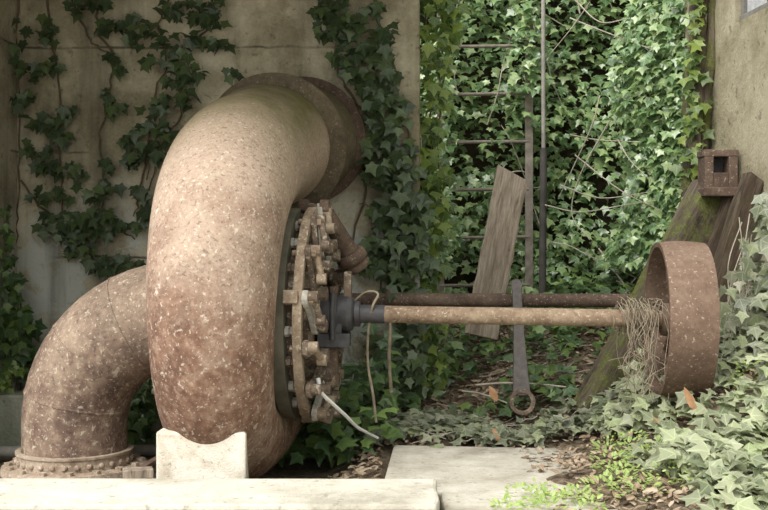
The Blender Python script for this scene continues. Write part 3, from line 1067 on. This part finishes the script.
for k in range(20):
    x0, z0 = random.uniform(0, 2.3), random.uniform(.5, 2.6)
    a = random.choice([random.uniform(-.6, .6), random.uniform(1.0, 2.1), random.uniform(-2.4, -.9)])
    L = random.uniform(.3, 1.1)
    pp = []
    off = random.uniform(.14, .32)
    for t in np.linspace(0, 1, 5):
        x = x0 + L * t * math.cos(a) + random.gauss(0, .02)
        z = z0 + L * t * math.sin(a) - .15 * t * t + random.gauss(0, .02)
        pp.append((x, float(bank_y(x, z)) - off, z))
    pp = smoothpath(pp, 4)
    mb.tube([Vector(p) for p in pp], [random.uniform(.0035, .0065) * (1 - .6 * i / len(pp)) for i in range(len(pp))], 5)
# the pale twigs that cross the upper right and lower right of the bank
for st in [[(570, 18, 6.3), (600, 30, 6.2), (640, 45, 6.1), (655, 50, 6.0)], [(590, 2, 6.2), (570, 30, 6.3), (545, 60, 6.4)], [(575, 0, 6.2), (600, 22, 6.1), (630, 18, 6.1)],
           [(575, 155, 6.3), (620, 190, 6.1), (660, 210, 6.0)], [(570, 135, 6.2), (600, 140, 6.2), (640, 142, 6.0)], [(618, 140, 6.1), (630, 160, 6.0), (648, 178, 5.9)], [(545, 205, 6.3), (580, 212, 6.2), (625, 205, 6.1), (660, 200, 6)],
           [(600, 95, 6.2), (590, 130, 6.2), (560, 195, 6.3)], [(610, 120, 6.1), (580, 175, 6.2), (572, 215, 6.2), (590, 240, 6.1)], [(560, 185, 6.2), (600, 198, 6.1), (650, 192, 6.0)]]:
    pp = smoothpath([tuple(P(*q)) for q in st], 5)
    mb.tube([Vector(p) for p in pp], [.0045 * (1 - .5 * i / len(pp)) for i in range(len(pp))], 5)
mb.build('stem', M['palestem'], bank)

# ivy falling over the right end of the opening
rj = empty('ivy_curtain', P(690, 230, 5.9), 'ivy tumbling down the right side of the opening over a gnarled trunk', 'ivy', 'ivy vines on the walls')
N = 3200
t = RNG.uniform(0, 1, N)
py = RNG.uniform(-40, 265, N)
edge = 702 - .05 * py
wid = 70 + 15 * np.sin(py / 40) + .05 * py
px = edge - wid * t ** 1.15
dd = 5.93 + .33 * t + RNG.normal(0, .05, N)
pos = np.stack([(px - 384) / F * dd, dd, CAMZ - (py - 255) / F * dd], 1)
leaves_mesh('leaves', M['ivy_bank'], pos, jit((-.55, -.75, .8), N, .4), jit((-.15, -.3, -1), N, .35), RNG.uniform(.035, .07, N), rj)
mb = MB()
for (x0, x1, r0) in ((704, 692, .034), (697, 686, .028), (711, 697, .030), (692, 690, .018)):
    pp = smoothpath([tuple(P(x0 + (x1 - x0) * k / 6 + random.gauss(0, 2.2), -30 + 42 * k, 5.58 + random.gauss(0, .015))) for k in range(7)], 6)
    mb.tube([Vector(p) for p in pp], [r0 * random.uniform(.8, 1.25) for _ in pp], 9)
mb.build('trunk', M['beam'], rj)
N = 160
py = RNG.uniform(-40, 240, N)
px = 700 - .05 * py + RNG.normal(0, 6, N)
dd = 5.53 + RNG.normal(0, .02, N)
pos = np.stack([(px - 384) / F * dd, dd, CAMZ - (py - 255) / F * dd], 1)
leaves_mesh('moss_leaves', M['ivy_hang'], pos, jit((-.3, -1, .5), N, .4), jit((0, -.2, -1), N, .5), RNG.uniform(.03, .075, N), rj)

# ------------------------------------------------------------------ ivy and litter on the ground
def scatter_ground(name, mat, N, xr, yr, size, dens, label, cat, lift=.03, up=(0, -.35, 1), tmpl=IVY, faces=IVYF, sp=.35, tips=(0, -.6, -.2), kind='stuff', hj=.02):
    x = RNG.uniform(*xr, N)
    y = RNG.uniform(*yr, N)
    k = (x < 1.63 + .107 * (5.95 - y)) & (RNG.random(N) < dens(x, y) * (1 - .98 * np.exp(-((x - .65) / .15) ** 4 - ((y - 4.88) / .34) ** 4)) * (1 - .9 * np.exp(-((x - .98) / .13) ** 2 - ((y - 4.70) / .25) ** 2)))
    x, y = x[k], y[k]
    n = len(x)
    z = np.where((x < .84) & (x > .0) & (y < 4.45), np.maximum(ground_z(x, y), .0 - lift + .006), ground_z(x, y)) + lift + np.abs(RNG.normal(0, hj, n))
    o = leaves_mesh(name, mat, np.stack([x, y, z], 1), jit(up, n, sp), jit(tips, n, .7), RNG.uniform(*size, n), None, tmpl, faces)
    return tag(o, label, cat, kind=kind)


def nz2(x, y, f=2.2, s=0):
    return np.array([noise.noise(Vector((a * f, b * f, s))) for a, b in zip(x, y)])


offslab = lambda x, y: ((x > .90) | (y > 4.50) | (x < -.02)).astype(float)
scatter_ground('leaf_litter', M['litter'], 14000, (-.2, 1.6), (3.1, 6.4), (.018, .055),
               lambda x, y: np.clip(np.maximum(offslab(x, y), .75 * sstep(.45, .84, x + .12 * nz2(x, y, 5, 2)) * sstep(2.9, 3.3, y)) * np.clip(.65 + 1.2 * nz2(x, y, 2.5, 4), .05, 1), 0, 1),
               'brown leaf litter strewn around the slab and under the shafts', 'leaf litter', .012, (0, 0, 1), OVAL, OVALF, .3, (0, 0, 0), hj=.008)
scatter_ground('ground_ivy', M['ivy_ground'], 2400, (-.05, 1.05), (4.44, 5.1), (.032, .07),
               lambda x, y: np.clip(.5 + 1.5 * nz2(x, y, 2.6, 1) - .35 * sstep(.35, .5, x) + .2 * (x > .7), .04, .9),
               'dusty pale ground ivy creeping along the back of the slab', 'ivy', .045, hj=.02)
scatter_ground('ground_ivy', M['ivy_shade'], 3300, (-.1, 1.9), (5.0, 6.75), (.04, .08),
               lambda x, y: np.clip(.45 + 1.6 * nz2(x, y, 2.1, 7), .04, .95),
               'dark shaded ground ivy between the shafts and the ladder', 'ivy', .05, hj=.06)
scatter_ground('ground_ivy', M['ivy_shade'], 900, (-.75, .05), (4.35, 5.4), (.05, .095),
               lambda x, y: np.clip(.75 + .8 * nz2(x, y, 2.1, 5), .1, 1),
               'green ivy growing up from the pit beneath the turbine cover and shaft', 'ivy', .06, hj=.16)
scatter_ground('ground_ivy', M['ivy_pale'], 5600, (.86, 2.05), (3.0, 4.95), (.036, .082),
               lambda x, y: np.clip(.58 + 1.4 * nz2(x, y, 2.4, 8), .08, 1) * sstep(.86, 1.0, x + .1 * np.sin(9 * y)),
               'dusty grey green ivy heaped on the ground beneath and right of the pulley', 'ivy', .045, hj=.04)

# short dead twigs among the litter
mb = MB()
rq = random.Random(21)
for k in range(150):
    x, y = rq.uniform(.1, 1.35), rq.uniform(4.5, 6.2)
    a, L = rq.uniform(-.7, .7) + (PI if rq.random() < .5 else 0), rq.uniform(.06, .26)
    pp = [(x + L * t * math.cos(a), y + L * t * math.sin(a) * .6, float(ground_z(x + L * t * math.cos(a), y + L * t * math.sin(a) * .6)) + .03 + rq.uniform(0, .03)) for t in (0, .35, .7, 1)]
    mb.tube([Vector(p) for p in smoothpath(pp, 3)], rq.uniform(.0015, .0035), 5, cap=False)
tag(mb.build('twig_litter', M['palestem']), 'thin broken twigs strewn over the soil under the rear shaft', 'twigs', kind='stuff')

# ivy against the low right wall, hanging by the pulley
rh = empty('ivy_bush', P(755, 400, 4.2), 'grey leaved ivy hanging in front of the right wall beside the pulley', 'ivy')
N = 720
t = RNG.random(N)
py = 185 + 270 * t ** .8
px = 772 - (10 + 44 * np.clip((py - 190) / 100, .15, 1)) * RNG.random(N) + RNG.uniform(0, 60, N)
dd = 4.25 - .3 * np.clip((py - 255) / 200, 0, 1) + RNG.normal(0, .08, N)
pos = np.stack([(px - 384) / F * dd, dd, CAMZ - (py - 255) / F * dd], 1)
leaves_mesh('leaves', M['ivy_ground'], pos, jit((-.15, -1, .5), N, .4), jit((0, -.2, -1), N, .4), RNG.uniform(.04, .082, N), rh)
mb = MB()
for k in range(40):
    x0 = random.uniform(738, 800)
    y0 = random.uniform(205, 300)
    pp = [tuple(P(x0, y0, 4.45))]
    x, y = x0, y0
    for j in range(4):
        x -= random.uniform(-5, 14)
        y += random.uniform(30, 62)
        pp.append(tuple(P(x, y, 4.35 - .1 * j + random.gauss(0, .03))))
    pp = smoothpath(pp, 5)
    mb.tube([Vector(p) for p in pp], [.0028 * (1 - .5 * i / len(pp)) for i in range(len(pp))], 5)
mb.build('stem', M['palestem'], rh)


# fresh weeds in the foreground
def weeds(name, label, spots, n_each):
    pos, tips, nr, sz = [], [], [], []
    for (px, py, r, h) in spots:
        D = CAMZ * F / (py - 255)
        base = P(px, py, D)
        for _ in range(n_each):
            a, q = random.uniform(0, 2 * PI), math.sqrt(random.random()) * r
            p = base + Vector((math.cos(a) * q, math.sin(a) * q, random.uniform(.005, h)))
            gz = float(ground_z(p.x, p.y))
            p.z = max(p.z, p.z - base.z + max(gz, 0 if p.x < .86 else gz))
            pos.append(p)
            d = Vector((math.cos(a), math.sin(a), random.uniform(.1, .9)))
            tips.append(d)
            nr.append(Vector((-d.x * .4, -d.y * .4 - .3, 1)) + Vector((random.gauss(0, .3), random.gauss(0, .3), 0)))
            sz.append(random.uniform(.012, .028))
    o = leaves_mesh(name, M['fresh'], [tuple(p) for p in pos], [tuple(p) for p in nr], [tuple(p) for p in tips], sz, None, OVAL, OVALF)
    return tag(o, label, 'weeds', kind='stuff')


weeds('weeds', 'bright green low weeds on the front of the pale slab',
      [(520, 505, .05, .05), (535, 497, .04, .05), (550, 506, .05, .05), (565, 503, .05, .05), (580, 505, .04, .05), (505, 512, .05, .04), (545, 515, .06, .05), (590, 512, .05, .04)], 40)
weeds('weeds', 'bright green weeds among the dusty ivy right of the slab',
      [(612, 480, .07, .07), (630, 470, .06, .07), (645, 485, .08, .07), (605, 500, .08, .07), (640, 505, .09, .07), (672, 500, .08, .08), (700, 505, .08, .06), (735, 495, .07, .08), (620, 452, .05, .05), (745, 470, .05, .08), (608, 462, .06, .05), (650, 455, .06, .05), (660, 478, .07, .05), (625, 492, .07, .06)], 70)

# dry grass tangle on the shaft beside the pulley
mb = MB()
rt = random.Random(5)
for k in range(42):
    s0 = rt.uniform(1.535, 1.66)
    pp = []
    p = T(s0, rt.uniform(-.06, .07), rt.uniform(.02, .09))
    x_d = rt.uniform(-.035, .04)
    pp.append(p)
    drop = rt.uniform(.15, .44)
    u = rt.choice([-1, 1, 1, 1]) * rt.uniform(.045, .10)
    pp.append(T(s0 + x_d * .3, u * .9, rt.uniform(.0, .05)))
    pp.append(T(s0 + x_d * .6 + rt.gauss(0, .02), u * 1.2, -drop * .4))
    pp.append(T(s0 + x_d + rt.gauss(0, .03), u * 1.2 + rt.gauss(0, .02), -drop * .75))
    pp.append(T(s0 + x_d * 1.2 + rt.gauss(0, .05), u * 1.3 + rt.gauss(0, .03), -drop))
    pp = [q + Vector((rt.gauss(0, .012), rt.gauss(0, .010), 0)) for q in pp]
    pp = smoothpath([tuple(q) for q in pp], 5)
    wa, wb = rt.uniform(0, 6), rt.uniform(.006, .014)
    pp = [q + np.array((wb * math.sin(wa + j * .8), 0, wb * .5 * math.cos(wa + j * .6))) for j, q in enumerate(pp)]
    mb.tube([Vector(q) for q in pp], rt.uniform(.0010, .0020), 4, cap=False)
for k in range(22):     # loops over the shaft
    s0 = rt.uniform(1.46, 1.66)
    r = rt.uniform(.04, .085)
    pp = [T(s0 + .01 * j + rt.gauss(0, .008), r * math.sin(j * .9 + k), r * math.cos(j * .9 + k)) for j in range(8)]
    pp = smoothpath([tuple(q) for q in pp], 3)
    mb.tube([Vector(q) for q in pp], .0018, 4, cap=False)
tag(mb.build('dry_grass', M['drystem']), 'tangle of dry stems draped over the shaft beside the pulley', 'dry grass', kind='stuff')


# single stems, cord, twigs, dead leaves
def stem(name, label, pts, r, mat, cat, group=None):
    mb = MB()
    pp = smoothpath([tuple(P(*q)) for q in pts], 6)
    mb.tube([Vector(p) for p in pp], [r * (1 - .35 * i / len(pp)) for i in range(len(pp))], 8)
    return tag(mb.build(name, mat), label, cat, group)


stem('dry_stem', 'bare dry stem arching over the front shaft right of the bearing', [(376, 422, 4.45), (373, 395, 4.42), (368, 365, 4.40), (368, 335, 4.33), (372, 308, 4.27), (378, 294, 4.29), (366, 292, 4.3), (352, 303, 4.34)], .0065, M['drystem'], 'stem')
stem('dry_stem', 'short dry stem rising to the shaft, right of the arching stem', [(391, 392, 4.6), (389, 360, 4.55), (390, 335, 4.5), (390, 312, 4.47)], .009, M['drystem'], 'stem')
stem('cord', 'white frayed cord hanging from the turbine cover to the ivy', [(318, 378, 4.05), (321, 392, 4.05), (333, 404, 4.1), (346, 416, 4.18), (357, 427, 4.28), (366, 432, 4.36), (378, 438, 4.4)], .0085, M['cord'], 'cord')
stem('fallen_twig', 'thin pale twig lying on the litter behind the spanner ring', [(476, 385, 5.2), (505, 383, 5.2), (535, 384, 5.2), (566, 387, 5.2)], .006, M['palestem'], 'twig')
stem('fallen_twig', 'long curved twig on the litter in front of the spanner ring', [(462, 391, 5.05), (478, 393, 5.05), (494, 398, 5.03), (507, 403, 5.0)], .005, M['palestem'], 'twig')
stem('fallen_twig', 'bent twig on the ground at the foot of the mossy beam', [(582, 432, 4.7), (600, 412, 4.72), (612, 402, 4.74), (626, 400, 4.76)], .007, M['palestem'], 'twig')
for (px, py, D, s, lab) in ((497, 402, 4.95, .085, 'curled orange dead leaf standing beside the spanner ring'), (696, 412, 3.9, .10, 'curled orange brown dead leaf beneath the pulley'),
                            (500, 443, 4.5, .075, 'flat brown dead leaf on the back edge of the slab'), (660, 432, 4.0, .07, 'small tan dead leaf in the dusty ivy left of the pulley foot')):
    p = P(px, py, D)
    o = leaves_mesh('dead_leaf', M['deadleaf'], [(p.x, p.y, p.z)], [(.5, -.8, .5)], [(-.3, .1, 1)], [s], None, OVAL, OVALF, curl=.5)
    tag(o, lab, 'leaf', 'dead leaves')

# ------------------------------------------------------------------ light, sky, camera
w = bpy.data.worlds.new('sky')
SC.world = w
w.use_nodes = True
nt = w.node_tree
bg = nt.nodes['Background']
tc = nt.nodes.new('ShaderNodeTexCoord')
sp3 = nt.nodes.new('ShaderNodeSeparateXYZ')
rp = nt.nodes.new('ShaderNodeValToRGB')
rp.color_ramp.elements[0].position = 0.0
rp.color_ramp.elements[0].color = (.55, .55, .52, 1)
rp.color_ramp.elements[1].position = .6
rp.color_ramp.elements[1].color = (1.0, 1.0, 1.0, 1)
nt.links.new(tc.outputs['Generated'], sp3.inputs[0])
nt.links.new(sp3.outputs[2], rp.inputs[0])
rx = nt.nodes.new('ShaderNodeValToRGB')
rx.color_ramp.elements[0].position = .15
rx.color_ramp.elements[0].color = (1.25, 1.25, 1.25, 1)
rx.color_ramp.elements[1].position = .85
rx.color_ramp.elements[1].color = (.42, .45, .40, 1)
mx_ = nt.nodes.new('ShaderNodeMath'); mx_.operation = 'MULTIPLY_ADD'
mx_.inputs[1].default_value = .5; mx_.inputs[2].default_value = .5
nt.links.new(sp3.outputs[0], mx_.inputs[0])
nt.links.new(mx_.outputs[0], rx.inputs[0])
mm_ = nt.nodes.new('ShaderNodeMix'); mm_.data_type = 'RGBA'; mm_.blend_type = 'MULTIPLY'
mm_.inputs[0].default_value = 1
nt.links.new(rp.outputs[0], mm_.inputs[6]); nt.links.new(rx.outputs[0], mm_.inputs[7])
nt.links.new(mm_.outputs[2], bg.inputs[0])
bg.inputs[1].default_value = 2.15


def sun(name, d, e, ang, col=(1, 1, 1)):
    l = bpy.data.lights.new(name, 'SUN')
    l.energy = e
    l.angle = math.radians(ang)
    l.color = col
    o = bpy.data.objects.new(name, l)
    o.rotation_euler = Vector(d).to_track_quat('-Z', 'Y').to_euler()
    COL.objects.link(o)
    return o


sun('sun', (.46, .70, -1.0), 3.3, 40, (1.0, .97, .90))

cam = bpy.data.cameras.new('camera')
cam.lens = 50
cam.sensor_width = 36
co = bpy.data.objects.new('camera', cam)
co.location = (0, 0, CAMZ)
co.rotation_euler = (PI / 2, 0, 0)
COL.objects.link(co)
SC.camera = co
SC.view_settings.view_transform = 'Standard'
SC.view_settings.look = 'None'
SC.view_settings.exposure = 0.28
SC.view_settings.gamma = 1
